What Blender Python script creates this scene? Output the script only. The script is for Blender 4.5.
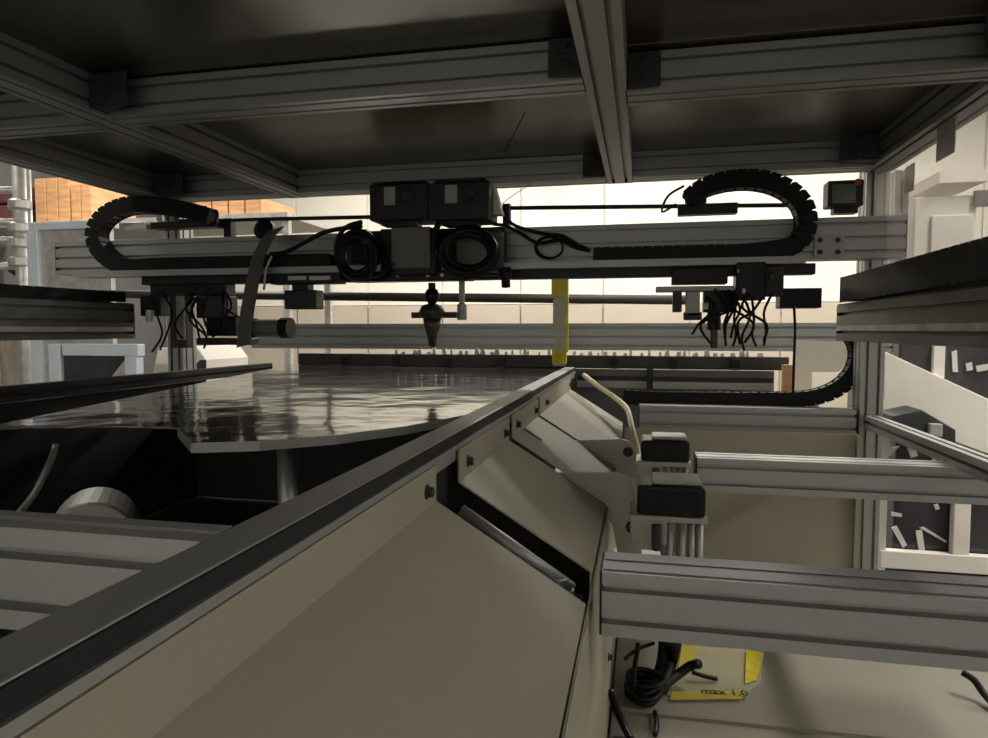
import bpy, math, random
from mathutils import Vector, Matrix
random.seed(7)
for o in list(bpy.data.objects): bpy.data.objects.remove(o)
scene = bpy.context.scene
COL = scene.collection
EYE = 1.3                       # height of the lens above the workshop floor; z below is measured from the lens
FPX = 680.0

# ---------------------------------------------------------------- camera
PITCH = math.atan(39 / FPX)
YAW = math.atan(148 / FPX * math.cos(PITCH))
cd = bpy.data.cameras.new('camera'); cam = bpy.data.objects.new('camera', cd); COL.objects.link(cam)
cd.sensor_fit = 'HORIZONTAL'; cd.sensor_width = 36.0; cd.lens = 36.0 * FPX / 988.0
cd.clip_start = 0.02
cam.location = (0, 0, EYE); cam.rotation_euler = (math.pi / 2 - PITCH, 0, YAW)
scene.camera = cam

# ---------------------------------------------------------------- world, lights, exposure
w = bpy.data.worlds.new('workshop_air'); scene.world = w; w.use_nodes = True
bg = w.node_tree.nodes['Background']; bg.inputs[0].default_value = (0.9, 0.95, 1.0, 1); bg.inputs[1].default_value = 0.0
scene.view_settings.view_transform = 'Standard'; scene.view_settings.look = 'None'
scene.view_settings.gamma = 1.0; scene.view_settings.use_curve_mapping = False
scene.view_settings.exposure = 0.0
LAMPS = [  # x, y, z(from lens), length along x, length along y, watts : unseen fluorescent strips under the workshop ceiling, added to light the machine and walls
    (-4.6, 4.2, 2.9, 0.3, 2.4, 130), (2.7, 2.6, 2.9, 0.3, 1.6, 150), (-1.6, -3.6, 2.9, 2.4, 0.3, 235),
    (-2.6, 6.9, 2.9, 2.4, 0.3, 150), (0.9, 6.9, 2.9, 2.4, 0.3, 190), (3.9, 6.4, 2.9, 0.3, 2.4, 90), (5.2, -0.2, 2.9, 0.3, 2.4, 85)]
for i, (x, y, z, sx, sy, e) in enumerate(LAMPS):
    l = bpy.data.lights.new('strip_light', 'AREA'); l.shape = 'RECTANGLE'; l.size = sx; l.size_y = sy
    l.energy = e; l.color = (1.0, 0.965, 0.90)
    o = bpy.data.objects.new('strip_light', l); COL.objects.link(o); o.location = (x, y, z + EYE - 0.07)

# ---------------------------------------------------------------- pixel rays (988 x 738 frame)
Fv = Vector((-math.sin(YAW) * math.cos(PITCH), math.cos(YAW) * math.cos(PITCH), -math.sin(PITCH)))
Rv = Vector((math.cos(YAW), math.sin(YAW), 0)); Uv = Rv.cross(Fv)
def ray(px, py): return Fv + Rv * ((px - 494) / FPX) - Uv * ((py - 369) / FPX)
def PY(px, py, Y): r = ray(px, py); return r * (Y / r.y)
def PZ(px, py, z): r = ray(px, py); return r * (z / r.z)
def PX(px, py, x): r = ray(px, py); return r * (x / r.x)

# ---------------------------------------------------------------- materials
def mat(name, col, rough=0.5, metal=0.0, var=0.12, scale=6.0, bump=0.0, bscale=60.0, stretch=None, rvar=0.0, spec=0.5):
    m = bpy.data.materials.new(name); m.use_nodes = True; nt = m.node_tree; n = nt.nodes; b = n['Principled BSDF']
    tc = n.new('ShaderNodeTexCoord'); mp = n.new('ShaderNodeMapping'); nt.links.new(tc.outputs['Object'], mp.inputs[0])
    if stretch: mp.inputs['Scale'].default_value = stretch
    ns = n.new('ShaderNodeTexNoise'); ns.inputs['Scale'].default_value = scale; ns.inputs['Detail'].default_value = 5
    nt.links.new(mp.outputs[0], ns.inputs['Vector'])
    rp = n.new('ShaderNodeValToRGB'); rp.color_ramp.elements[0].position = 0.3; rp.color_ramp.elements[1].position = 0.72
    rp.color_ramp.elements[0].color = tuple(c * (1 - var) for c in col) + (1,)
    rp.color_ramp.elements[1].color = tuple(min(1, c * (1 + var)) for c in col) + (1,)
    nt.links.new(ns.outputs['Fac'], rp.inputs[0]); nt.links.new(rp.outputs[0], b.inputs['Base Color'])
    b.inputs['Metallic'].default_value = metal; b.inputs['Roughness'].default_value = rough
    b.inputs['Specular IOR Level'].default_value = spec
    if rvar:
        mr = n.new('ShaderNodeMapRange'); mr.inputs['To Min'].default_value = rough - rvar; mr.inputs['To Max'].default_value = rough + rvar
        nt.links.new(ns.outputs['Fac'], mr.inputs['Value']); nt.links.new(mr.outputs[0], b.inputs['Roughness'])
    if bump:
        n2 = n.new('ShaderNodeTexNoise'); n2.inputs['Scale'].default_value = bscale; n2.inputs['Detail'].default_value = 3
        nt.links.new(mp.outputs[0], n2.inputs['Vector'])
        bp = n.new('ShaderNodeBump'); bp.inputs['Strength'].default_value = bump; bp.inputs['Distance'].default_value = 0.01
        nt.links.new(n2.outputs['Fac'], bp.inputs['Height']); nt.links.new(bp.outputs[0], b.inputs['Normal'])
    return m
def glass(name, col, alpha, rough=0.1):
    m = mat(name, col, rough, 0, 0.08, 3.0); m.node_tree.nodes['Principled BSDF'].inputs['Alpha'].default_value = alpha
    return m
def emit(name, col, s):
    m = mat(name, col, 0.5); b = m.node_tree.nodes['Principled BSDF']
    b.inputs['Emission Color'].default_value = col + (1,); b.inputs['Emission Strength'].default_value = s
    return m
M = {
 'alu': mat('anodised_aluminium', (0.37, 0.372, 0.35), 0.45, 0.6, 0.06, 3.0, 0.05, 90, rvar=0.06),
 'alu_dull': mat('dull_aluminium', (0.36, 0.355, 0.33), 0.5, 0.6, 0.08, 3.0, 0.05, 90),
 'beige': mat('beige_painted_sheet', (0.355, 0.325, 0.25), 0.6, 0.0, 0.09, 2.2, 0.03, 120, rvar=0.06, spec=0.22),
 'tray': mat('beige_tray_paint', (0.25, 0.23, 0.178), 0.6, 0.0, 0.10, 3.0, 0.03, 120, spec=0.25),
 'greygreen': mat('grey_green_cast_metal', (0.40, 0.40, 0.34), 0.5, 0.3, 0.1, 9.0, 0.06, 80),
 'roof': mat('brown_grey_roof_sheet', (0.15, 0.134, 0.108), 0.30, 0.75, 0.15, 1.6, 0.05, 2.5, rvar=0.08),
 'bracket': mat('dark_die_cast_bracket', (0.045, 0.044, 0.040), 0.55, 0.3, 0.2, 30, 0.1, 60),
 'black': mat('black_rubber', (0.010, 0.010, 0.011), 0.75, 0.0, 0.3, 20, 0.05, 80),
 'cable': mat('black_cable_sheath', (0.007, 0.007, 0.007), 0.45, 0.0, 0.3, 30, spec=0.25),
 'chain': mat('black_plastic_chain', (0.006, 0.006, 0.0065), 0.5, 0.0, 0.3, 25, 0.08, 50, spec=0.25),
 'darkmetal': mat('dark_painted_metal', (0.021, 0.021, 0.020), 0.5, 0.3, 0.2, 12, 0.05, 60),
 'blackbox': mat('black_motor_housing', (0.009, 0.0095, 0.011), 0.42, 0.1, 0.2, 12, 0.05, 60, spec=0.3),
 'greybox': mat('grey_plastic_box', (0.15, 0.15, 0.128), 0.5, 0.0, 0.08, 12),
 'label': mat('pale_sticker', (0.40, 0.40, 0.38), 0.6, 0.0, 0.12, 40),
 'steel': mat('brushed_steel_bed_sheet', (0.22, 0.22, 0.21), 0.10, 0.85, 0.15, 2.0, 0.6, 4.5, (1, 1, 1), rvar=0.07),
 'brownbar': mat('brown_oxide_bar', (0.055, 0.045, 0.038), 0.5, 0.3, 0.2, 12),
 'brass': mat('brass_nozzle', (0.10, 0.07, 0.055), 0.4, 0.7, 0.15, 30),
 'yellow': mat('yellow_tape', (0.55, 0.45, 0.03), 0.45, 0.0, 0.25, 30),
 'yellow_film': glass('yellow_film', (0.62, 0.52, 0.08), 0.55, 0.3),
 'clear': glass('clear_film', (0.60, 0.56, 0.36), 0.35, 0.25),
 'ink': mat('black_ink', (0.01, 0.01, 0.01), 0.7),
 'hose': mat('pale_yellow_hose', (0.55, 0.48, 0.28), 0.4, 0.0, 0.1, 20),
 'poly': glass('hazy_polycarbonate', (0.70, 0.60, 0.59), 0.30, 0.25),
 'pane': mat('dark_glazing', (0.045, 0.043, 0.045), 0.15, 0.0, 0.35, 4.0),
 'white': mat('white_paint', (0.84, 0.78, 0.68), 0.55, 0.0, 0.06, 3.0),
 'cream': mat('cream_wall_paint', (0.82, 0.77, 0.65), 0.8, 0.0, 0.05, 1.5),
 'white_wall': mat('white_wall_paint', (0.74, 0.75, 0.74), 0.8, 0.0, 0.05, 1.5),
 'greywall': mat('grey_wall_paint', (0.16, 0.155, 0.15), 0.8, 0.0, 0.1, 1.5),
 'concrete': mat('concrete_floor', (0.10, 0.095, 0.088), 0.5, 0.0, 0.15, 1.5, 0.05, 40),
 'ceil': mat('workshop_ceiling', (0.12, 0.12, 0.12), 0.9),
 'bluewhite': mat('pale_blue_frame', (0.66, 0.72, 0.76), 0.4, 0.1, 0.06, 8.0),
 'wood': mat('orange_plywood', (0.62, 0.33, 0.15), 0.6, 0.0, 0.25, 4.0, 0.1, 20, (1, 1, 6)),
 'oldwood': mat('weathered_wood', (0.38, 0.32, 0.24), 0.7, 0.0, 0.25, 6.0, 0.1, 20, (6, 1, 1)),
 'maroon': mat('maroon_box', (0.14, 0.05, 0.05), 0.6, 0.0, 0.2, 8.0),
 'pipe': mat('galvanised_pipe', (0.52, 0.50, 0.46), 0.45, 0.5, 0.2, 20.0, 0.1, 40),
 'red': mat('red_plastic', (0.30, 0.03, 0.03), 0.45),
 'clip': mat('white_plastic_clip', (0.66, 0.64, 0.60), 0.5),
 'interior': mat('black_machine_interior', (0.012, 0.012, 0.012), 0.6, 0.0, 0.3, 10),
 'strap': mat('grey_flat_cable', (0.085, 0.08, 0.075), 0.5, 0.0, 0.15, 25),
 'tube': emit('fluorescent_tube', (1.0, 0.95, 0.85), 6.0),
 'track': mat('dull_dark_track', (0.16, 0.158, 0.15), 0.42, 0.6, 0.12, 4.0, 0.05, 90),
 'dado': mat('beige_wall_dado', (0.50, 0.43, 0.34), 0.8, 0.0, 0.08, 1.5),
 'slate': mat('slate_grey_panel', (0.16, 0.155, 0.155), 0.5, 0.1, 0.1, 5.0),
}

# ---------------------------------------------------------------- mesh collector
class G:
    def __init__(s): s.v = []; s.f = []
    def add(s, vs, fs):
        k = len(s.v); s.v += [Vector(p) for p in vs]; s.f += [tuple(i + k for i in f) for f in fs]; return s
    def box(s, a, b):
        (x0, y0, z0), (x1, y1, z1) = a, b
        x0, x1 = sorted((x0, x1)); y0, y1 = sorted((y0, y1)); z0, z1 = sorted((z0, z1))
        return s.add([(x0,y0,z0),(x1,y0,z0),(x1,y1,z0),(x0,y1,z0),(x0,y0,z1),(x1,y0,z1),(x1,y1,z1),(x0,y1,z1)],
                     [(3,2,1,0),(4,5,6,7),(0,1,5,4),(1,2,6,5),(2,3,7,6),(3,0,4,7)])
    def prism(s, pts, off):
        n = len(pts); off = Vector(off); pts = [Vector(p) for p in pts]
        nm = Vector((0,0,0))
        for i in range(n): nm += pts[i].cross(pts[(i+1) % n])
        if nm.dot(off) < 0: pts.reverse()
        vs = pts + [p + off for p in pts]
        fs = [tuple(reversed(range(n))), tuple(range(n, 2*n))] + [(i, (i+1) % n, (i+1) % n + n, i + n) for i in range(n)]
        return s.add(vs, fs)
    def tube(s, path, r, n=8, closed=False, smooth=True, r2=None):
        pts = [Vector(p) for p in path]
        if smooth and len(pts) > 2:
            out = []; m = len(pts)
            for i in range(m if closed else m - 1):
                g = lambda k: pts[k % m] if closed else pts[min(max(k, 0), m - 1)]
                p0, p1, p2, p3 = g(i-1), g(i), g(i+1), g(i+2)
                for t in (0, .25, .5, .75):
                    out.append(.5*((2*p1) + (p2-p0)*t + (2*p0-5*p1+4*p2-p3)*t*t + (3*p1-p0-3*p2+p3)*t**3))
            if not closed: out.append(pts[-1])
            pts = out
        m = len(pts); vs = []; up = None
        for i, p in enumerate(pts):
            t = (pts[(i+1) % m] - pts[i-1]) if closed else (pts[min(i+1, m-1)] - pts[max(i-1, 0)])
            t.normalize()
            if up is None: up = Vector((0,0,1)) if abs(t.z) < .9 else Vector((1,0,0))
            side = t.cross(up).normalized(); up = side.cross(t).normalized()
            for k in range(n):
                a = 2*math.pi*k/n; vs.append(p + side*math.cos(a)*r + up*math.sin(a)*(r2 or r))
        fs = []
        for i in range(m if closed else m - 1):
            for k in range(n):
                fs.append((i*n+k, i*n+(k+1) % n, ((i+1) % m)*n+(k+1) % n, ((i+1) % m)*n+k))
        if not closed: fs += [tuple(reversed(range(n))), tuple(range((m-1)*n, m*n))]
        return s.add(vs, fs)
    def cyl(s, a, b, r, n=16, r2=None):
        a = Vector(a); b = Vector(b); t = (b-a).normalized(); up = Vector((0,0,1)) if abs(t.z) < .9 else Vector((1,0,0))
        u = t.cross(up).normalized(); v = u.cross(t); r2 = r if r2 is None else r2
        vs = [a + (u*math.cos(2*math.pi*k/n) + v*math.sin(2*math.pi*k/n))*r for k in range(n)] + \
             [b + (u*math.cos(2*math.pi*k/n) + v*math.sin(2*math.pi*k/n))*r2 for k in range(n)]
        return s.add(vs, [tuple(reversed(range(n))), tuple(range(n, 2*n))] + [(k, (k+1) % n, (k+1) % n+n, k+n) for k in range(n)])
    def lathe(s, c, prof, n=20, axis=Vector((0,0,1))):
        c = Vector(c); t = Vector(axis).normalized(); up = Vector((0,0,1)) if abs(t.z) < .9 else Vector((1,0,0))
        u = t.cross(up).normalized(); v = t.cross(u)
        vs = [c + t*h + (u*math.cos(2*math.pi*k/n) + v*math.sin(2*math.pi*k/n))*max(r, 1e-4) for r, h in prof for k in range(n)]
        m = len(prof)
        return s.add(vs, [tuple(reversed(range(n))), tuple(range((m-1)*n, m*n))] +
              [(i*n+k, i*n+(k+1) % n, (i+1)*n+(k+1) % n, (i+1)*n+k) for i in range(m-1) for k in range(n)])
    def profile(s, p0, p1, wd, ht, up=(0,0,1), slot=.009, deep=.0152, mod=.04):
        """T-slot extrusion between p0 and p1 (axis through its centre); wd across, ht along `up`."""
        p0 = Vector(p0); p1 = Vector(p1); t = (p1-p0).normalized(); up = Vector(up); sd = t.cross(up).normalized(); up = sd.cross(t).normalized()
        def side(L):
            k = max(1, round(L/mod)); st = L/k; o = []
            for i in range(k):
                c = st*(i+.5); o += [(c-slot/2, 0), (c-slot/2, deep), (c+slot/2, deep), (c+slot/2, 0)]
            return [(0, 0)] + o
        poly = []
        for a, d in side(wd): poly.append((-wd/2+a, -ht/2+d))
        for a, d in side(ht): poly.append((wd/2-d, -ht/2+a))
        for a, d in side(wd): poly.append((wd/2-a, ht/2-d))
        for a, d in side(ht): poly.append((-wd/2+d, ht/2-a))
        n = len(poly)
        vs = [p0 + sd*a + up*b for a, b in poly] + [p1 + sd*a + up*b for a, b in poly]
        return s.add(vs, [tuple(range(n)), tuple(reversed(range(n, 2*n)))] + [((i+1) % n, i, i+n, (i+1) % n+n) for i in range(n)])
    def pbox(s, px0, py0, px1, py1, Y, dep):
        """block whose front face stands at depth Y and covers this pixel rectangle"""
        xm, ym = (px0+px1)/2, (py0+py1)/2
        return s.box((PY(px0, ym, Y).x, Y, PY(xm, py1, Y).z), (PY(px1, ym, Y).x, Y+dep, PY(xm, py0, Y).z))

def mesh(name, g, m, origin, smooth=False):
    me = bpy.data.meshes.new(name)
    me.from_pydata([tuple(p - origin) for p in g.v], [], g.f)
    me.materials.append(M[m])
    if smooth: me.polygons.foreach_set('use_smooth', [True]*len(me.polygons))
    me.update(); return me
def fin(o, bevel, smooth):
    if bevel:
        b = o.modifiers.new('bevel', 'BEVEL'); b.width = bevel; b.segments = 2; b.limit_method = 'ANGLE'; b.angle_limit = math.radians(50)
LIFT = Vector((0, 0, EYE))
def tag(o, label, cat, group=None, kind=None):
    if label: o['label'] = label
    if cat: o['category'] = cat
    if group: o['group'] = group
    if kind: o['kind'] = kind
def base(vs):
    xs = [p.x for p in vs]; ys = [p.y for p in vs]; zs = [p.z for p in vs]
    return Vector(((min(xs)+max(xs))/2, (min(ys)+max(ys))/2, min(zs)))
def single(name, g, m, label=None, cat=None, group=None, kind=None, bevel=0.0, smooth=False):
    b = base(g.v); o = bpy.data.objects.new(name, mesh(name, g, m, b, smooth)); COL.objects.link(o); o.location = b + LIFT
    tag(o, label, cat, group, kind); fin(o, bevel, smooth); return o
class T:
    """a thing: Empty at its base plus parts, optional sub-parts"""
    def __init__(s, name, label, cat, group=None, kind=None): s.a = (name, label, cat, group, kind); s.p = []; s.ext = []
    def part(s, name, g, m, parent=None, label=None, bevel=0.0, smooth=False, kind=None):
        s.p.append(dict(name=name, g=g, m=m, parent=parent, label=label, bevel=bevel, smooth=smooth, kind=kind)); return len(s.p)-1
    def inst(s, name, me, mtx, parent=None, label=None):
        s.p.append(dict(name=name, me=me, mtx=mtx, parent=parent, label=label)); return len(s.p)-1
    def done(s):
        vs = [p for q in s.p if 'g' in q for p in q['g'].v] + [q['mtx'].translation for q in s.p if 'me' in q]
        b = base(vs); name, label, cat, group, kind = s.a
        r = bpy.data.objects.new(name, None); COL.objects.link(r); r.location = b + LIFT; r.empty_display_size = .05
        tag(r, label, cat, group, kind); objs = []
        for q in s.p:
            if 'g' in q:
                o = bpy.data.objects.new(q['name'], mesh(q['name'], q['g'], q['m'], b, q['smooth'])); fin(o, q['bevel'], q['smooth'])
                if q['kind']: o['kind'] = q['kind']
            else:
                o = bpy.data.objects.new(q['name'], q['me'])
                o.matrix_local = Matrix.Translation(-b) @ q['mtx']
            if q['label']: o['label'] = q['label']
            COL.objects.link(o); o.parent = r if q['parent'] is None else objs[q['parent']]; objs.append(o)
        return r
def frame(pos, t, side):
    t = Vector(t).normalized(); side = Vector(side).normalized(); up = side.cross(t).normalized(); side = t.cross(up).normalized()
    m = Matrix((t, side, up)).transposed().to_4x4(); m.translation = pos; return m
BOLT = mesh('bolt', G().lathe((0,0,0), [(.009,0),(.009,.0015),(.006,.002),(.006,.007),(.0052,.008)], 8), 'alu_dull', Vector((0,0,0)))
BOLT_DARK = mesh('bolt', G().lathe((0,0,0), [(.010,0),(.010,.0015),(.0065,.002),(.0065,.008),(.0052,.009)], 8), 'bracket', Vector((0,0,0)))
def bolt_at(t, pos, axis, parent=None, me=None, sc=1.0):
    m = Vector(axis).to_track_quat('Z', 'Y').to_matrix().to_4x4() @ Matrix.Scale(sc, 4); m.translation = Vector(pos); t.inst('bolt', me or BOLT, m, parent)
def link_mesh(L, th, wd):
    g = G(); e = .004
    for sgn in (-1, 1):
        y = sgn*(wd/2-e/2)
        g.prism([(-L*.62, y-e/2, -th*.36), (-L*.40, y-e/2, -th/2), (L*.45, y-e/2, -th/2), (L*.45, y-e/2, th/2), (-L*.40, y-e/2, th/2), (-L*.62, y-e/2, th*.36)], (0, e, 0))
    g.box((-L*.32, -wd/2+e, -th/2+.002), (L*.30, wd/2-e, -th*.22)); g.box((-L*.32, -wd/2+e, th*.22), (L*.30, wd/2-e, th/2-.002))
    g.box((-L*.5, -wd/2+e*1.2, -th*.25), (L*.5, wd/2-e*1.2, th*.25))
    return mesh('chain_link', g, 'chain', Vector((0,0,0)))
def resample(path, step):
    pts = [Vector(p) for p in path]; out = []; m = len(pts)
    for i in range(m-1):
        g = lambda k: pts[min(max(k, 0), m-1)]
        p0, p1, p2, p3 = g(i-1), g(i), g(i+1), g(i+2)
        for k in range(24):
            t = k/24; out.append(.5*((2*p1) + (p2-p0)*t + (2*p0-5*p1+4*p2-p3)*t*t + (3*p1-p0-3*p2+p3)*t**3))
    out.append(pts[-1]); res = [out[0]]; acc = 0
    for a, b in zip(out, out[1:]):
        d = (b-a).length
        while acc + d >= step:
            u = (step-acc)/d; a = a.lerp(b, u); d = (b-a).length; acc = 0; res.append(a.copy())
        acc += d
    return res
def chain(label, path, L, th, wd, side, group='black cable chains'):
    t = T('cable_chain', label, 'cable chain', group); me = link_mesh(L, th, wd); r = resample(path, L)
    for a, b in zip(r, r[1:]): t.inst('chain_link', me, frame((a+b)/2, b-a, side))
    return t

# ================================================================ the workshop
single('floor', G().box((-7,-4.5,-EYE-.1),(6,9,-EYE)), 'concrete', kind='structure')
single('ceiling', G().box((-7,-4.5,3.2),(6,9,3.3)), 'ceil', kind='structure')
single('wall_left', G().box((-7.1,-4.5,-EYE),(-7,9,3.2)), 'greywall', kind='structure')
single('wall_right', G().box((6,-4.5,-EYE),(6.1,9,3.2)), 'white_wall', kind='structure')
single('wall_front', G().box((-7,-4.6,-EYE),(6,-4.5,3.2)), 'white_wall', kind='structure')
t = T('wall_back', None, None, kind='structure')
t.part('wall_core', G().box((-7,9,-EYE),(6,9.1,3.2)), 'cream')
for i in range(12):
    x0 = -7 + i*13/12
    t.part('wall_panel', G().box((x0+.012,8.97,.345),(x0+13/12-.012,9,3.2)), 'cream', bevel=.004)
    t.part('dado_panel', G().box((x0+.012,8.95,-EYE),(x0+13/12-.012,9,.335)), 'dado', bevel=.004)
t.done()
for i, (x, y, z, sx, sy, e) in enumerate(LAMPS):
    where = ['over the aisle left of the machine', 'over the aisle right of the machine', 'behind the camera, washing the front wall', 'over the crates beyond the machine', 'over the cream wall beyond the machine', 'behind the neighbouring white framed machine', 'washing the right workshop wall'][i]  # front and right wall lamps are added for bounce light into the enclosure
    t = T('unseen_ceiling_lamp', 'unseen fluorescent strip lamp under the workshop ceiling ' + where, 'lamp', 'unseen workshop strip lamps')
    t.part('housing', G().box((x-sx/2-.05,y-sy/2-.05,z),(x+sx/2+.05,y+sy/2+.05,3.2)), 'white', bevel=.01)
    for k in (-1, 1):
        if sx > sy: t.part('lamp_tube', G().cyl((x-sx/2,y+k*.08,z-.02),(x+sx/2,y+k*.08,z-.02),.018,10), 'tube', smooth=True)
        else: t.part('lamp_tube', G().cyl((x+k*.08,y-sy/2,z-.02),(x+k*.08,y+sy/2,z-.02),.018,10), 'tube', smooth=True)
    t.done()

# ================================================================ machine base and roof
RX0, RX1 = -1.80, 0.735
def beam(name, label, p0, p1, wd, ht, cat='beam', group=None, m='alu', up=(0,0,1), caps=True):
    t = T(name, label, cat, group); t.part('extrusion', G().profile(p0, p1, wd, ht, up), m)
    if caps:
        p0 = Vector(p0); p1 = Vector(p1); d = (p1-p0).normalized()
        for p, s in ((p0, -1), (p1, 1)):
            t.part('end_cap', G().profile(p, p+d*s*.003, wd-.002, ht-.002, up, slot=.0001, deep=.0025), 'black')
    return t
ZB = .48
single('machine_base', G().box((-1.62,.30,-EYE),(-.066,2.24,-.62)), 'interior', 'low black machine base under the steel bed sheet', 'machine base', bevel=.004)
single('base_cabinet', G().box((-.060,.30,-EYE),(1.05,2.24,-.858)), 'interior', 'low black base under the beige tray', 'machine base')
RG = 'aluminium beams of the enclosure roof'
beam('roof_beam', 'grey roof beam running away beside the right half, meeting above the gantry', (-.076,-.72,ZB+.04), (-.076,2.30,ZB+.04), .08, .08, group=RG).done()
beam('roof_beam', 'dim roof beam slanting from the upper left corner to the orange crates', (-1.225,-.72,ZB+.04), (-1.225,2.30,ZB+.04), .08, .08, group=RG).done()
beam('roof_beam', 'outermost left roof beam bordering the roof above the pipe rack', (RX0+.04,-.72,ZB+.04), (RX0+.04,2.30,ZB+.04), .08, .08, group=RG).done()
beam('roof_beam', 'right edge roof beam above the hazy clear side panel', (RX1-.04,-.72,ZB+.04), (RX1-.04,2.30,ZB+.04), .08, .08, group=RG).done()
CB = 'short cross beams of the enclosure roof'
beam('cross_beam', 'long front roof cross beam left of the central roof beam', (-1.184,1.38,ZB+.038), (-.118,1.38,ZB+.038), .08, .078, group=CB).done()
beam('cross_beam', 'front roof cross beam at the left edge of the photo', (RX0+.081,1.40,ZB+.038), (-1.266,1.40,ZB+.038), .08, .078, group=CB).done()
beam('cross_beam', 'front roof cross beam right of the central roof beam', (-.035,1.465,ZB+.036), (RX1-.081,1.465,ZB+.036), .08, .078, group=CB).done()
beam('cross_beam', 'rear roof cross beam behind the two motor boxes', (-1.184,2.25,ZB+.038), (-.118,2.25,ZB+.038), .08, .078, group=CB).done()
beam('cross_beam', 'rear roof cross beam behind the left cable chain', (RX0+.081,2.25,ZB+.038), (-1.266,2.25,ZB+.038), .08, .078, group=CB).done()
beam('cross_beam', 'rear roof cross beam behind the right cable chain', (-.035,2.25,ZB+.038), (RX1-.081,2.25,ZB+.038), .08, .078, group=CB).done()
xs = [(RX0,-1.227),(-1.223,-.078),(-.074,RX1)]; ys = [(-.72,1.40),(1.403,2.30)]
for i, (x0, x1) in enumerate(xs):
    for j, (y0, y1) in enumerate(ys):
        single('roof_panel', G().box((x0,y0,ZB+.081),(x1,y1,ZB+.084)), 'roof',
            'dark metal roof sheet, ' + ('near ' if j == 0 else 'rear ') + ['left bay above the pipe rack', 'wide middle bay', 'right bay beside the clear panel'][i], 'roof panel', 'roof sheets')
# dark cast corner brackets of the roof
def bracket(label, a, b, bolts=()):
    t = T('corner_bracket', label, 'bracket', 'dark cast corner brackets')
    (x0,y0,z0),(x1,y1,z1) = a, b; g = G(); th = .006
    g.box((x0,y0,z0),(x1,y0+th,z1)); g.box((x0,y0+th,z0),(x0+th,y1,z1)) if bolts == 'L' else g.box((x1-th,y0+th,z0),(x1,y1,z1))
    xa, xb = (x0+th, x1-th)
    g.prism([(x0+th if bolts == 'L' else x1-th, y1, z0), (x0+th if bolts == 'L' else x1-th, y0+th, z0), (x1 if bolts == 'L' else x0, y0+th, z0)], (0,0,th))
    t.part('bracket_body', g, 'bracket', bevel=.002)
    for z in (z0+(z1-z0)*.28, z0+(z1-z0)*.75): bolt_at(t, ((x0+x1)/2, y0, z), (0,-1,0), me=BOLT_DARK)
    t.done()
bracket('dark corner bracket at the front roof cross beam, beside the central beam', (-.182,1.325,ZB+.004), (-.117,1.339,ZB+.076), 'R')
bracket('dark corner bracket joining the slanting left beam and the long cross beam', (-1.183,1.29,ZB+.004), (-1.09,1.339,ZB+.076), 'L')
bracket('dark corner bracket in the rear right roof corner above the small control box', (.55,2.15,ZB+.004), (.653,2.209,ZB+.076), 'R')
bracket('dark corner bracket just right of the central beam on the right cross beam', (-.034,1.41,ZB+.002), (.03,1.425,ZB+.07), 'L')
bracket('dark corner bracket at the end of the rear middle cross beam', (-.19,2.195,ZB+.004), (-.117,2.209,ZB+.076), 'R')
bracket('dark corner bracket behind the top of the left cable chain', (-1.71,2.15,ZB+.004), (-1.60,2.209,ZB+.076), 'L')
bracket('dark corner bracket at the upper right edge of the photo', (.575,1.36,ZB+.002), (.653,1.424,ZB+.07), 'R')
single('hanging_wire', G().tube([PY(525,112,1.44), PY(516,130,1.46), PY(505,152,1.5)], .0012, 5), 'cable', 'thin dark wire hanging under the front roof cross beam', 'wire', smooth=True)
single('hanging_wire', G().tube([PY(548,168,2.18), PY(530,184,2.18), PY(512,196,2.15), PY(499,206,2.12)], .0015, 5), 'pipe', 'thin pale wire slanting down to the right motor box', 'wire', smooth=True)

# posts and side rails
def post(label, x, y, z0, z1, wd=.066, dp=.08):
    t = beam('corner_post', label, (x,y,z0), (x,y,z1), wd, dp, cat='post', group='enclosure corner posts', up=(0,1,0)); t.done()
post('grey corner post at the right, behind the cross beams and the side rail', .70, 2.345, -EYE, ZB+.08)
post('pale rear post at the left, behind the gantry end', -1.76, 2.345, -EYE, ZB+.08)
beam('side_rail', 'low grey side rail slanting from the corner post to the right edge', (.70,.78,-.285), (.70,2.30,-.285), .04, .04).done()
t = T('clear_panel', 'hazy clear side panel under the right edge roof beam', 'panel')
t.part('sheet', G().box((.690,.7,.17),(.694,2.29,ZB-.001)), 'poly')
t.part('frame_upright', G().profile((.79,2.40,.17),(.79,2.40,ZB+.02), .04, .04, (0,1,0)), 'alu'); t.part('frame_foot', G().box((.736,2.292,.17),(.81,2.42,.178)), 'alu'); t.part('edge_seal', G().box((.688,.7,.165),(.696,2.29,.170)), 'pipe')
for (a, b, c, d) in ((938,128,955,152),(906,168,914,190)):
    p = PX(a,b,.689); q = PX(c,d,.689)
    t.part('tape_mark', G().box((.687,p.y,q.z),(.6895,q.y,p.z)), 'pipe')
t.done()

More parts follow.
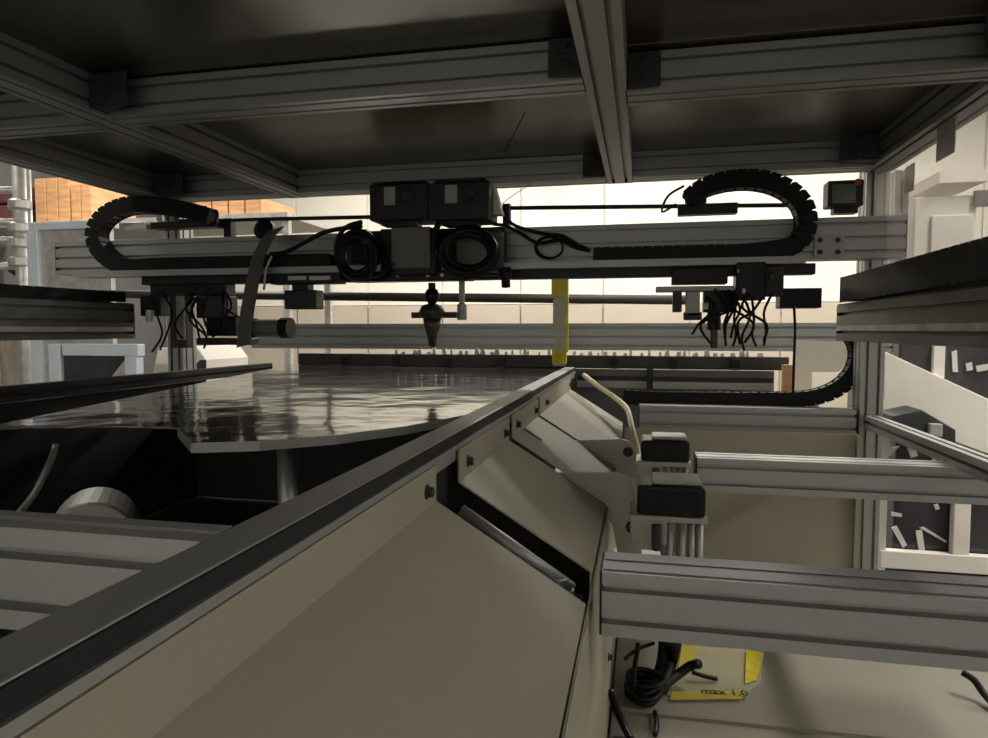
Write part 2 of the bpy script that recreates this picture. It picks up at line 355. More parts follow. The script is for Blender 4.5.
# ================================================================ long rail with chutes
def cross_section(py, px, Y): return PY(px, py, Y)
t = T('bed_rail', 'long aluminium bed rail with a black rubber strip, running from lower left to centre', 'rail')
t.part('extrusion', G().box((-.305,.10,-.192), (-.265,2.76,-.15)), 'alu', bevel=.002)
t.part('rubber_strip', G().box((-.265,.10,-.1655),(-.2625,2.755,-.1515)), 'black')
t.part('edge_trim', G().box((-.265,.10,-.174),(-.2605,2.755,-.1665)), 'alu_dull')
t.part('end_cap', G().box((-.305,2.76,-.192),(-.265,2.764,-.15)), 'black')
t.done()
FX, ZT, ZF = -.262, -.175, -.224           # flange plane, flange top, fold height
def chute(label, y0, y1, low, slit=None, flange=None, cut=0.0):
    t = T('chute_panel', label, 'chute panel', 'beige folded chute panels'); th = .0025
    xl, zl = low; f0, f1 = flange or (y0, y1)
    t.part('flange', G().box((FX,f0,ZF),(FX+th,f1,ZT)), 'beige')
    d = Vector((xl-FX,0,zl-ZF)); nrm = Vector((-d.z,0,d.x)).normalized()*(-th)
    def quad(a, b, u0, u1):
        return G().prism([(FX+d.x*u0,a,ZF+d.z*u0),(FX+d.x*u1,a,ZF+d.z*u1),(FX+d.x*u1,b,ZF+d.z*u1),(FX+d.x*u0,b,ZF+d.z*u0)], -nrm)
    if slit:
        s0, s1, u1 = slit; g = quad(y0,s0,0,1); 
        for q in (quad(s1,y1,0,1), quad(s0,s1,u1,1)): g.add(q.v, q.f)
    else: g = quad(y0,y1,0,1)
    t.part('slope', g, 'beige')
    t.part('lower_lip', G().box((xl-th,y0,zl-.030),(xl,y1,zl)), 'beige')
    for y in ([f1-.045, f0+.05] if f1-f0 < .5 else [f1-.04, f0+.12]): bolt_at(t, (FX+th, y, (ZT+ZF)/2-.002), (1,0,0), me=BOLT_DARK)
    return t
LOW = (-.066, -.345)
chute('large beige folded chute panel filling the foreground below the rail', .12, .84, LOW).done()
chute('second beige chute panel from the camera, past the dark gap', .955, 1.34, LOW).done()
chute('third beige chute panel from the camera, with a narrow slit', 1.375, 1.73, LOW, slit=(1.50,1.52,.22)).done()
chute('farthest beige chute panel at the end of the long rail', 1.76, 2.55, LOW).done()
# end plates between the chutes
def gusset(label, pix, Y, bolt):
    t = T('gusset_plate', label, 'plate', 'grey green gusset plates')
    t.part('plate', G().prism([PY(a,b,Y) for a, b in pix], (0,.006,0)), 'greygreen', bevel=.0015)
    bolt_at(t, PY(bolt[0],bolt[1],Y), (0,-1,0), me=BOLT_DARK, sc=1.3)
    t.done()
gusset('rounded grey green plate between the second and third chute panels', [(552,473),(616,472),(625,475),(632,483),(640,520),(642,556),(618,556),(612,524)], 1.352, (632,527))
gusset('smaller rounded plate between the third and farthest chute panels', [(556,441),(620,439),(629,441),(635,448),(640,478),(620,478),(600,458)], 1.742, (628,452))
single('drain_hose', G().tube([PY(584,375,2.6), PY(598,386,2.5), PY(614,397,2.4), PY(627,409,2.3), PY(632,428,2.2), PY(637,446,2.16), PY(639,462,2.1)], .009, 8), 'hose', 'pale yellow hose bending over the end of the farthest chute panel', 'hose', smooth=True)

# inside of the dark gap between first and second panel
t = T('drive_unit', 'dark drive unit inside the gap between the first two chute panels', 'drive')
t.part('body', G().box((-.235,.86,-.618),(-.075,.945,-.37)), 'alu_dull', bevel=.005)
t.part('shaft', G().cyl((-.245,.905,-.252),(-.09,.905,-.350),.010,14), 'alu', smooth=True)
t.part('shaft', G().cyl((-.245,.935,-.262),(-.09,.935,-.362),.008,14), 'alu_dull', smooth=True)
t.part('bearing', G().lathe((-.175,.915,-.37),[(.03,0),(.03,.025),(.018,.03),(.018,.05)],18), 'alu_dull', smooth=False)
t.part('bearing', G().lathe((-.105,.90,-.37),[(.02,0),(.02,.02),(.012,.022),(.012,.035)],18), 'alu_dull')
t.done()
t = T('skirt_plate', 'beige vertical skirt plate under the lower edge of the chutes', 'plate')
t.part('plate', G().box((-.064,.30,-.855),(-.061,2.24,-.352)), 'beige')
for (a, b) in ((608,657),(612,600)): p = PX(a,b,-.061); bolt_at(t, p, (1,0,0), me=BOLT_DARK)
t.done()

# ================================================================ right hand side: tray, cross beams
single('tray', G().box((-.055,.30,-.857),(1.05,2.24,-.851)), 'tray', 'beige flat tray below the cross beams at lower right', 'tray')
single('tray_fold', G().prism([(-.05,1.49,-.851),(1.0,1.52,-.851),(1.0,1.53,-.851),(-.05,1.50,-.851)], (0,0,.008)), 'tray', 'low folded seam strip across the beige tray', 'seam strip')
t = T('rear_panel', 'beige upright sheet behind the middle cross beam', 'panel')
t.part('sheet', G().box((-.05,2.245,-EYE),(.655,2.25,-.318)), 'beige'); t.part('edge_fold', G().box((.640,2.225,-.850),(.655,2.2445,-.318)), 'beige'); t.done()
XG = 'cross beams on the right side'
t = beam('cross_beam', 'nearest wide cross beam across the lower right corner', (-.045,.882,-.342), (.80,.882,-.342), .08, .082, group=XG)
t.part('dark_top_strip', G().box((-.044,.848,-.3008),(.80,.878,-.299)), 'slate'); t.part('dark_top_strip', G().box((-.044,.886,-.3008),(.80,.916,-.299)), 'slate'); t.done()  # dark strips added so the beam's top face does not show bright
beam('cross_beam', 'middle cross beam behind the black motor, reaching the right edge', (0.132,1.70,-0.342), (.90,1.70,-0.342), .08, .08, group=XG).done()
beam('cross_beam', 'rear cross beam below the curved cable chain', (-.005,2.34,-.29), (.66,2.34,-.29), .06, .08, group=XG).done()

def motor(label, px0, px1, py0, py1, Y, dep, stand, group):
    t = T('motor', label, 'motor', group)
    xm = (px0+px1)/2
    b = G().pbox(px0,py0,px1,py1,Y,dep); i = t.part('housing', b, 'blackbox', bevel=.006)
    x0 = min(p.x for p in b.v); x1 = max(p.x for p in b.v); z0 = min(p.z for p in b.v); z1 = max(p.z for p in b.v)
    t.part('lid', G().box((x0+(x1-x0)*.22,Y+.012,z1),(x1-.006,Y+dep-.01,z1+.008)), 'greygreen', bevel=.003)
    for k in range(7):
        xx = x0+(x1-x0)*(.1+.8*k/6); t.part('fin', G().box((xx-.003,Y-.004,z0+.008),(xx+.003,Y,z1-.010)), 'blackbox', parent=i)
    t.part('mounting_block', G().box((x0-.012,Y+.008,z0-.055),(x0+(x1-x0)*.45,Y+dep-.008,z0)), 'greygreen', bevel=.003)
    t.part('flange_plate', G().box((x0-.012,Y+.004,z0-.012),(x1+.004,Y+dep,z0-.001)), 'greygreen', bevel=.002)
    for u in (.50,.68,.82,.94):
        xx = x0+(x1-x0)*u; t.part('support_rod', G().cyl((xx,Y+.03,stand),(xx,Y+.03,z0-.012),.0065,10), 'alu', smooth=True)
        t.part('support_rod', G().cyl((xx,Y+dep-.03,stand),(xx,Y+dep-.03,z0-.012),.0065,10), 'alu', smooth=True)
    t.part('cable_clamp', G().cyl((x0+.035,Y-.004,z0-.06),(x0+.035,Y-.004,z0-.015),.009,10), 'bracket')
    t.part('foot_plate', G().box((-.0605,Y+.01,stand-.006),(x1,Y+dep-.01,stand)), 'greygreen')
    t.done()
motor('black finned motor beside the second chute panel, the nearer of two', 637, 706, 487, 517, 1.235, .10, -.53, 'black motors beside the chutes')
motor('smaller black motor behind the nearer one, below the hose', 641, 690, 441, 462, 1.63, .10, -.55, 'black motors beside the chutes')

# cable bundle and tagged bag on the tray
t = T('cable_bundle', 'tangled black cable bundle lying on the tray under the nearest cross beam', 'cable')
K = 1.398; ZC = -.838
c = PZ(642,693,ZC)
for k, (rx, ry, dz) in enumerate(((.030,.032,0),(.034,.036,.010),(.026,.030,.018),(.036,.028,.026))):
    t.part('coil', G().tube([c + Vector((1.15*rx*math.cos(a)+.003*k, K*ry*math.sin(a), K*dz+.003*math.sin(2*a+k))) for a in [2*math.pi*i/12 for i in range(12)]], .0062, 7, closed=True), 'cable', smooth=True)
def zt(pts, r, name='cable'):
    t.part(name, G().tube([PZ(a,b,z*K) for a, b, z in pts], r*K, 8), 'cable', smooth=True)
zt([(674,640,-.52),(671,656,-.56),(667,670,-.58),(662,684,-.588),(650,690,-.588)], .014, 'sheath')
zt([(664,640,-.53),(662,660,-.565),(658,676,-.59),(652,692,-.594)], .009)
zt([(662,686,-.585),(676,676,-.585),(690,666,-.57),(699,664,-.56)], .008)
zt([(692,672,-.59),(704,676,-.595),(717,679,-.60)], .004)
zt([(634,690,-.58),(634,672,-.56),(637,652,-.54),(638,643,-.53)], .004)
zt([(625,659,-.545),(636,650,-.54),(654,643,-.535)], .003)
zt([(611,692,-.55),(616,708,-.58),(624,726,-.597),(632,742,-.60)], .006)
zt([(655,712,-.60),(657,724,-.60),(655,735,-.60)], .004)
t.done()
t = T('tagged_bag', 'clear film bag with yellow tape edges and black handwriting on the tray', 'bag')
def film(pix, z, m, name, th=.0012): t.part(name, G().prism([PZ(a,b,z*K) for a, b in pix], (0,0,th)), m)
film([(676,646),(764,652),(760,684),(742,697),(668,696)], -.607, 'clear', 'film', .003)
film([(682,646),(700,647),(692,662),(678,672)], -.603, 'yellow_film', 'yellow_film'); film([(746,650),(764,653),(757,680),(745,684)], -.603, 'yellow', 'yellow_tape')
film([(672,692),(744,690),(742,699),(670,700)], -.603, 'yellow_film', 'yellow_film')
t.done()
def text(body, name, pos, size, rotz, m, label, cat, tilt=0):
    cu = bpy.data.curves.new(name, 'FONT'); cu.body = body; cu.size = size; cu.extrude = .0004
    o = bpy.data.objects.new(name, cu); COL.objects.link(o); o.location = Vector(pos) + LIFT; o.rotation_euler = (tilt,0,rotz); bpy.context.view_layer.update()
    me = bpy.data.meshes.new_from_object(o.evaluated_get(bpy.context.evaluated_depsgraph_get())); me.materials.clear(); me.materials.append(M[m])
    bpy.data.objects.remove(o); o = bpy.data.objects.new(name, me); COL.objects.link(o); o.location = Vector(pos) + LIFT; o.rotation_euler = (tilt,0,rotz)
    return o
wr = text('max 1.0', 'handwriting', PZ(701,693,-.6015*K), .034, .10, 'ink', None, None)
bag = [o for o in COL.objects if o.name == 'tagged_bag'][0]
wr.location = wr.location - bag.location; wr.parent = bag; wr['label'] = 'black handwriting'

# ================================================================ bed on the left
beam('cross_beam', 'near cross beam left of the long rail at the left edge', (-1.45,.44,-.19), (-.306,.44,-.19), .04, .08, group='bed frame beams').done()
beam('bed_rail', 'far left bed rail bordering the steel bed sheet', (-1.60,.44,-.165), (-1.60,2.70,-.165), .04, .04, group='bed frame beams', m='darkmetal').done()
edge = [(-30,430),(55,427),(120,426),(178,428),(192,443),(260,441),(337,435),(406,426),(446,412)]
pts = [PZ(a,b,-.158) for a, b in edge]; pts = [Vector((max(p.x,-1.575), p.y, p.z)) for p in pts]
pts[-1].x = -.307
pts += [Vector((-.307,2.86,-.158)), Vector((-1.575,2.86,-.158))]
t = T('bed_sheet', 'shiny grey steel bed sheet left of the long rail', 'sheet')
t.part('sheet', G().prism(pts, (0,0,-.002)), 'steel')
for a, b in zip(pts[3:8], pts[4:9]): t.part('front_lip', G().prism([a, b, b-Vector((0,0,.014)), a-Vector((0,0,.014))], (0,-.002,0)), 'alu_dull')
t.done()
single('bed_side_panel', G().box((-1.62,.44,-.615),(-1.60,2.25,-.19)), 'interior', 'added black side panel shutting out light under the far left bed rail', 'panel')  # added to block side light from the space under the bed
single('bed_side_panel', G().box((-.285,.30,-.615),(-.278,2.25,-.195)), 'interior', 'black inner panel under the long bed rail', 'panel')
single('added_bed_rear_panel', G().box((-1.60,2.20,-.615),(-.286,2.22,-.19)), 'interior', 'added black rear panel keeping the space under the bed sheet dark', 'panel')  # added black sheet so the opening under the bed stays dark
t = T('roller', 'pale rounded roller end in the dark opening below the bed sheet', 'roller')
c = PZ(88,520,-.36)
t.part('drum', G().cyl(c+Vector((0,0,-.045)), c+Vector((-.09,.12,-.045)), .078, 32), 'greygreen', smooth=False, bevel=.006)
t.part('stand', G().box((c.x-.05,c.y+.03,-.618),(c.x+.01,c.y+.09,c.z-.12)), 'darkmetal'); t.done()
t = T('support_pillar', 'short pale support pillar under the front edge of the bed sheet', 'pillar')
c = PZ(288,500,-.30)
t.part('shaft', G().cyl((c.x,c.y,-.618),(c.x,c.y,-.178),.017,18), 'alu', smooth=True); t.part('head', G().cyl((c.x,c.y,-.178),(c.x,c.y,-.162),.03,18), 'alu_dull'); t.done()
single('push_rod', G().tube([PZ(18,514,-.33),PZ(34,494,-.30),PZ(50,462,-.24),PZ(56,445,-.2)], .006, 8), 'alu_dull', 'thin curved rod in the dark opening at the far left', 'rod', smooth=True)

# ================================================================ longitudinal gantry tracks with cable chains
t = beam('gantry_track', 'dark grey gantry track running in from the right edge', (.59,.85,.02), (.59,2.14,.02), .08, .10, cat='track', m='track')
t.part('guide_rail', G().box((.552,.85,-.002),(.549,2.13,.012)), 'pipe'); t.part('cover', G().box((.552,.85,.0705),(.628,2.14,.074)), 'darkmetal')
t.done()
t = beam('gantry_track', 'dark grey gantry track running in from the left edge', (-1.79,1.0,.03), (-1.79,2.08,.03), .08, .12, cat='track', m='track')
t.part('guide_rail', G().box((-1.752,1.0,-.005),(-1.748,2.07,.010)), 'pipe'); t.part('cover', G().box((-1.83,1.0,.0905),(-1.75,2.08,.093)), 'darkmetal'); t.done()
chain('black cable chain lying on the right gantry track', [(.585,.85,.118),(.585,1.3,.118),(.585,1.7,.116),(.585,1.95,.114),(.575,2.12,.112)], .04, .07, .07, (1,0,0)).done()
chain('black cable chain lying on the left gantry track', [(-1.79,1.0,.113),(-1.79,1.5,.112),(-1.785,1.8,.112),(-1.78,2.06,.114)], .04, .036, .07, (1,0,0)).done()

# ================================================================ gantry
GY = 2.2
t = beam('gantry_beam', 'wide aluminium gantry beam spanning the picture below the roof', (-2.19,GY+.04,.272), (.745,GY+.04,.272), .08, .122, cat='beam', m='alu')
t.part('bottom_lip', G().box((-2.05,GY-.072,.195),(.46,GY+.02,.199)), 'alu'); t.part('front_strip', G().box((-2.05,GY-.076,.193),(.46,GY-.072,.214)), 'alu')
t.part('lower_plate', G().box((-1.80,GY-.02,.165),(.50,GY+.03,.198)), 'darkmetal', bevel=.003)
t.part('splice_plate', G().pbox(814,234,845,258,GY-.006,.006), 'alu_dull', bevel=.001)
for a, b in ((820,240),(838,240),(820,252),(838,252)): bolt_at(t, PY(a,b,GY-.006), (0,-1,0), me=BOLT_DARK, sc=.8)
t.done()
SX = (0,1,0)
Yc = GY-.035
chain('black looping cable chain at the left end of the gantry', [PY(a,b,Yc) for a, b in ((212,217),(190,211),(160,206),(130,206),(108,216),(97,232),(100,247),(111,259))] + [Vector((x,Yc,z)) for x, z in ((-1.84,.229),(-1.7,.229),(-1.4,.229),(-1.03,.229))], .030, .058, .055, SX).done()
chain('black looping cable chain at the right end of the gantry', [PY(a,b,Yc) for a, b in ((688,200),(704,188),(730,181),(760,181),(786,190),(802,206),(806,224),(801,238),(788,248))] + [Vector((x,Yc,z)) for x, z in ((.30,.228),(.2,.228),(0,.228),(-.18,.228))], .030, .055, .055, SX).done()
# thin rods above the beam
t = T('guide_rod', 'thin dark rod above the left half of the gantry beam', 'rod', 'thin gantry rods')
t.part('rod', G().cyl(PY(180,221,2.26), PY(372,217,2.26), .007, 10), 'darkmetal', smooth=True)
t.part('support_foot', G().box((-1.5,2.245,.334),(-1.47,2.275,PY(200,220,2.26).z)), 'darkmetal'); t.done()
t = T('guide_rod', 'thin dark rod above the right half of the gantry beam', 'rod', 'thin gantry rods')
a = PY(507,208,2.26); b = PY(800,205,2.26)
t.part('rod', G().cyl(a, b, .007, 10), 'darkmetal', smooth=True)
for p in (a, b): t.part('support_foot', G().box((p.x-.012,2.245,.334),(p.x+.012,2.275,p.z+.012)), 'darkmetal')
t.done()
# carriage hardware inside the chain loops
t = T('chain_carrier', 'dark bracket with fittings inside the right cable chain loop', 'bracket')
t.part('plate', G().pbox(678,203,738,214,2.205,.04), 'darkmetal', bevel=.003)
t.part('fitting', G().cyl(PY(690,203,2.23), PY(690,190,2.23), .016, 12), 'blackbox'); t.part('fitting', G().cyl(PY(702,203,2.23), PY(702,186,2.23), .014, 12), 'darkmetal')
t.part('hose', G().tube([PY(676,204,2.2),PY(662,212,2.19),PY(668,196,2.19),PY(684,186,2.2)], .004, 6), 'cable', smooth=True)
t.part('arm', G().pbox(705,186,742,190,2.22,.03), 'darkmetal'); t.done()
t = T('chain_carrier', 'dark bracket with pale fittings inside the left cable chain loop', 'bracket')
t.part('plate', G().pbox(150,221,216,228,2.205,.05), 'darkmetal', bevel=.003); t.part('arm', G().pbox(190,212,214,221,2.22,.03), 'darkmetal')
t.part('fitting', G().pbox(124,222,146,230,2.2,.03), 'pipe', bevel=.004); t.part('fitting', G().cyl(PY(160,221,2.215),PY(160,213,2.215),.012,12), 'pipe')
t.part('fitting', G().cyl(PY(204,214,2.22),PY(204,206,2.22),.010,12), 'darkmetal'); t.done()
t = T('control_box', 'small grey control box on the right end of the gantry beam', 'box')
t.part('case', G().pbox(828,180,864,206,2.215,.06), 'darkmetal', bevel=.003); t.part('face', G().pbox(832,184,856,203,2.212,.004), 'greybox', bevel=.001)
t.part('button', G().cyl(PY(858,182,2.214), PY(858,182,2.20), .010, 12), 'red'); t.part('foot', G().pbox(834,206,858,213,2.225,.04), 'darkmetal'); t.done()

# ---- central head
YH = 2.05
t = T('tool_carriage', 'dark tool carriage with grey plate at the middle of the gantry', 'carriage')
t.part('back_plate', G().pbox(346,229,505,277,YH+.09,.02), 'darkmetal', bevel=.004)
t.part('body', G().pbox(380,228,436,276,YH+.02,.07), 'blackbox', bevel=.005)
t.part('cover_plate', G().pbox(391,227,430,268,YH+.008,.012), 'greybox', bevel=.003)
t.part('side_block', G().pbox(350,229,367,262,YH+.06,.03), 'darkmetal', bevel=.006)
t.part('side_block', G().pbox(456,232,502,272,YH+.05,.05), 'greybox', bevel=.004)
t.part('cable_gland', G().lathe(PY(505,268,YH+.03),[(.018,0),(.022,.008),(.022,.03),(.014,.036),(.014,.06)],14, (0,.3,-1)), 'blackbox')
t.part('bottom_rail', G().pbox(350,272,470,281,YH+.03,.06), 'blackbox', bevel=.003)
for a in (398,428,442): t.part('screw', G().cyl(PY(a,275,YH+.03), PY(a,275,YH+.022), .006, 10), 'pipe')
t.done()
for lab, (x0, y0, x1, y1), (l0, l1, l2, l3), (dx, dy) in (
    ('left dark motor box with pale sticker on the gantry carriage', (369,183,428,226), (384,187,395,205), (406,197)),
    ('right dark motor box with pale sticker on the gantry carriage', (431,181,489,226), (445,185,457,203), (471,194))):
    t = T('motor_box', lab, 'motor', 'twin motor boxes on the carriage')
    i = t.part('housing', G().pbox(x0,y0,x1,y1-6,YH,.13), 'darkmetal', bevel=.006)
    t.part('sticker', G().pbox(l0,l1,l2,l3,YH-.0012,.0014), 'label', parent=i)
    t.part('dial', G().lathe(PY(dx,dy,YH), [(.026,0),(.026,.006),(.022,.010),(.020,.010),(.014,.004)], 20, (0,-1,0)), 'bracket', parent=i)
    t.part('top_lid', G().pbox(x0+3,y0-2,x1-3,y0,YH+.01,.11), 'darkmetal', bevel=.002)
    if x1 == 489: t.part('side_plate', G().prism([PY(a,b,YH+.06) for a, b in ((490,188),(494,186),(502,214),(490,214))], (0,.05,0)), 'white')
    t.part('neck', G().pbox(x0+12,y1-6,x1-12,y1-1,YH+.02,.06), 'blackbox'); t.done()
def coil(label, cx, cy, rx, ry, r, n, Y, jit, tails=()):
    t = T('cable_coil', label, 'cable', 'coiled black cables on the gantry')
    rnd = random.Random(cx)
    for k in range(n):
        ox, oy, s = rnd.uniform(-jit,jit), rnd.uniform(-jit,jit), rnd.uniform(.82,1.08); ph = rnd.uniform(0,6)
        t.part('turn', G().tube([PY(cx+ox+rx*s*math.cos(a), cy+oy+ry*s*math.sin(a), Y-.004*k+.012*math.sin(a+ph)) for a in [2*math.pi*i/14 for i in range(14)]], r, 7, closed=True), 'cable', smooth=True)
    for tl in tails: t.part('tail', G().tube([PY(a,b,Y) for a, b in tl], r*.9, 7), 'cable', smooth=True)
    t.done()
coil('round black cable coil hanging on the right of the carriage', 469, 251, 27, 22, .011, 6, YH-.012, 3, [((447,265),(436,250),(434,235),(440,222))])
coil('messy black cable coil hanging on the left of the carriage', 356, 256, 19, 21, .0085, 8, YH-.012, 5, [((338,262),(336,245),(345,228),(362,222)),((362,276),(380,274),(392,262))])
coil('thin cable loop right of the carriage in front of the gantry beam', 549, 248, 15, 12, .0035, 2, GY-.05, 1)
t = T('loose_cable', 'black cable running from the carriage right along the gantry beam', 'cable')
t.part('cable', G().tube([PY(a,b,GY-.02) for a, b in ((493,224),(506,226),(520,233),(538,243),(560,240),(574,247),(586,250),(590,250))], .006, 7), 'cable', smooth=True)
t.part('cable', G().tube([PY(a,b,GY-.03) for a, b in ((504,206),(506,216),(516,226),(545,234),(562,236),(578,245),(588,249))], .006, 7), 'cable', smooth=True)
t.part('plug', G().cyl(PY(506,206,GY-.03), PY(507,222,GY-.03), .013, 10), 'blackbox'); t.done()
# dark cables left on beam
single('loose_cable', G().tube([PY(a,b,GY-.10) for a, b in ((270,254),(285,252),(305,242),(325,232),(345,228),(362,226))], .008, 7), 'cable', 'black cable rising to the carriage left of the motor boxes', 'cable', smooth=True)
# flat strap cable
t = T('flat_cable', 'dark grey flat cable hanging in front of the gantry at left', 'cable')
path = [PY(a,b,GY-.125) for a, b in ((277,228),(267,238),(258,256),(252,282),(247,310),(243,346))]
g = G(); hw = .026; n = len(path)
for i in range(n-1):
    a, b = path[i], path[i+1]; wv = Vector((hw,0,.006))
    g.prism([a-wv, a+wv, b+wv, b-wv], (0,.006,0))
t.part('ribbon', g, 'strap', bevel=.001)
t.part('clamp', G().lathe(PY(268,232,GY-.08), [(.012,0),(.034,.004),(.036,.03),(.02,.04)], 14, (0,-1,.2)), 'blackbox')
t.part('inner_wire', G().tube([PY(a,b,GY-.125) for a, b in ((272,256),(266,270),(264,290))], .004, 6), 'pipe', smooth=True); t.done()
# under-gantry shuttle and hanging tools
t = T('shuttle', 'dark shuttle plate under the gantry left of the carriage', 'carriage')
t.part('slide', G().pbox(270,273,340,284,2.12,.05), 'blackbox', bevel=.003); t.part('foot', G().pbox(284,290,316,309,2.12,.06), 'darkmetal', bevel=.004)
t.part('neck', G().pbox(292,283,308,291,2.13,.04), 'blackbox'); t.part('strip', G().pbox(288,276,306,280,2.117,.003), 'clip'); t.part('strip', G().pbox(309,276,330,280,2.117,.003), 'clip'); t.done()
def tool_head(label, boxes, cyls, wires):
    t = T('gantry_tool', label, 'tool head', 'tool heads under the gantry')
    for nm, b, Y, d, m in boxes: t.part(nm, G().pbox(*b, Y, d), m, bevel=.003)
    for nm, a, b, r, Y, m in cyls: t.part(nm, G().cyl(PY(*a,Y), PY(*b,Y), r, 14), m, smooth=False)
    rw = random.Random(len(label))
    for k in range(7):
        u = 200 if 'left' in label else 745
        a0 = u + rw.uniform(-42, 30); a1 = a0 + rw.uniform(-18, 18); yy = 2.095 + rw.uniform(-.02, .01)
        wires = wires + [[(a0, rw.uniform(288,298), 2.12), (a0+rw.uniform(-14,14), 308, yy), (a1+rw.uniform(-10,10), 324, yy), (a1, rw.uniform(332,346), 2.12)]]
    for w_ in wires: t.part('wire', G().tube([PY(a,b,Y) for a, b, Y in w_], .004, 6), 'cable', smooth=True)
    t.done()
tool_head('left tool head hanging below the gantry, with small grey motor',
  [('mount', (150,284,226,296), 2.16, .06, 'blackbox'), ('column', (170,292,186,348), 2.14, .04, 'bracket'), ('column', (176,296,184,340), 2.13, .01, 'alu_dull'), ('body', (196,296,228,318), 2.14, .06, 'bracket'),
   ('jaw', (206,316,236,336), 2.14, .05, 'blackbox'), ('base', (196,338,250,345), 2.14, .06, 'darkmetal'), ('arm', (140,296,160,316), 2.14, .05, 'blackbox')],
  [('motor_body', (256,328), (282,328), .030, 2.12, 'greybox'), ('motor_end', (282,328), (291,328), .036, 2.12, 'blackbox'), ('motor_flange', (244,328), (256,328), .034, 2.12, 'blackbox'), ('valve', (150,310), (150,322), .014, 2.12, 'pipe')],
  [[(150,296,2.12),(158,318,2.1),(162,335,2.12),(152,352,2.12)], [(196,300,2.12),(190,320,2.1),(206,336,2.1),(204,348,2.13)], [(160,290,2.12),(172,310,2.09),(168,330,2.1),(160,350,2.12)]])
tool_head('right tool head hanging below the gantry, with dense black wiring',
  [('slide', (672,268,728,284), 2.13, .06, 'blackbox'), ('plate', (656,286,734,291), 2.12, .08, 'alu_dull'), ('bracket', (673,291,682,312), 2.13, .05, 'bracket'), ('block', (686,291,700,316), 2.13, .04, 'greygreen'),
   ('body', (704,290,736,312), 2.13, .06, 'blackbox'), ('valve_block', (736,262,766,300), 2.12, .07, 'blackbox'), ('valve_block', (766,266,784,296), 2.12, .06, 'darkmetal'), ('clamp', (780,288,822,308), 2.14, .07, 'blackbox'), ('foot', (684,312,702,320), 2.13, .04, 'bracket')],
  [('spindle', (714,312), (714,348), .011, 2.15, 'brass'), ('collar', (714,312), (714,330), .020, 2.15, 'blackbox'), ('screw', (737,271), (739,271), .006, 2.115, 'pipe'), ('screw', (742,291), (745,291), .008, 2.115, 'clip'), ('fitting', (769,276), (773,276), .012, 2.112, 'brass'), ('fitting', (704,306), (708,306), .010, 2.12, 'clip')],
  [[(738,296,2.12),(734,318,2.1),(736,334,2.11),(733,346,2.13)], [(744,298,2.12),(750,316,2.1),(742,336,2.1),(744,350,2.13)], [(752,298,2.12),(754,320,2.1),(752,334,2.1),(756,346,2.13)], [(762,298,2.12),(752,312,2.09),(738,322,2.1),(740,344,2.12)],
   [(772,294,2.12),(764,312,2.09),(766,330,2.1),(764,345,2.13)], [(794,306,2.12),(795,330,2.12),(794,360,2.13),(793,395,2.2)]])
t = T('spray_nozzle', 'small dark nozzle with side wings hanging below the carriage', 'nozzle')
c = PY(432,296,2.12)
t.part('ball', G().lathe(c, [(.004,.026),(.018,.02),(.024,.006),(.024,-.006),(.016,-.02),(.012,-.024)], 16), 'blackbox', smooth=True)
t.part('body', G().lathe(c, [(.012,-.024),(.034,-.032),(.044,-.055),(.036,-.07),(.022,-.078)], 16), 'bracket', smooth=True)
t.part('wing', G().pbox(411,312,456,318,2.118,.02), 'darkmetal', bevel=.002)
t.part('tip', G().lathe(c, [(.030,-.072),(.026,-.10),(.016,-.13),(.012,-.16),(.008,-.165)], 16), 'brass', smooth=True)
t.part('stem', G().cyl(c+Vector((0,0,.02)), c+Vector((0,0,.042)), .012, 12), 'blackbox'); t.done()
single('drop_rod', G().lathe(PY(462,320,2.16), [(.016,0),(.016,.05),(.010,.055),(.010,.13)], 14), 'greygreen', 'short grey rod hanging right of the nozzle', 'rod')

# ================================================================ far end of the bed
single('far_bar', G().cyl(PY(100,294,2.95), PY(690,300,2.95), .020, 16), 'brownbar', 'long brown round bar across the far end below the gantry', 'bar', smooth=True)
beam('far_beam', 'far grey cross beam at eye level behind the hanging tools', (-1.9,3.1,-.030), (1.0,3.1,-.030), .08, .12, m='alu').done()
t = T('clamp_bar', 'dark clamp bar with many small white clips at the far end of the bed', 'clamp bar')
Yb = 2.82
t.part('bar', G().box((-1.52,Yb,-.1575),(.56,Yb+.035,-.105)), 'brownbar', bevel=.003)
for k in range(8): xx = -1.30+k*.235; t.part('foot', G().box((xx,Yb-.02,-.1575),(xx+.03,Yb,-.115)), 'blackbox')
rnd = random.Random(3)
for k in range(44):
    xx = -1.06 + k*.035 + rnd.uniform(-.009,.009); h = rnd.uniform(.010,.026); ww = rnd.uniform(.009,.024); yy = Yb+rnd.uniform(.0,.03)
    t.part('clip', G().prism([(xx,yy,-.105),(xx+ww,yy,-.105),(xx+ww*.8,yy,-.105+h),(xx+ww*.2,yy,-.105+h*rnd.uniform(.7,1.1))], (0,.014,0)), 'clip')
t.done()
t = T('table_front', 'slate grey front panel of the far table right of the rail end', 'panel')
t.part('panel', G().box((-.42,2.78,-.55),(.50,2.80,-.158)), 'slate', bevel=.003)
t.part('groove_strip', G().box((-.255,2.770,-.20),(.495,2.78,-.185)), 'darkmetal'); t.part('groove_strip', G().box((-.255,2.772,-.155),(.495,2.78,-.147)), 'darkmetal')
t.part('top_strip', G().box((-.255,2.768,-.232),(.495,2.78,-.205)), 'alu_dull'); t.part('bracket', G().box((.02,2.755,-.235),(.045,2.768,-.15)), 'darkmetal'); t.done()
chain('black cable chain curving up beside the right corner post', [PY(a,b,2.42) for a, b in ((624,396),(650,398),(720,399),(790,399),(818,396),(840,386),(854,370),(858,352),(852,336),(840,326))], .028, .050, .05, SX).done()
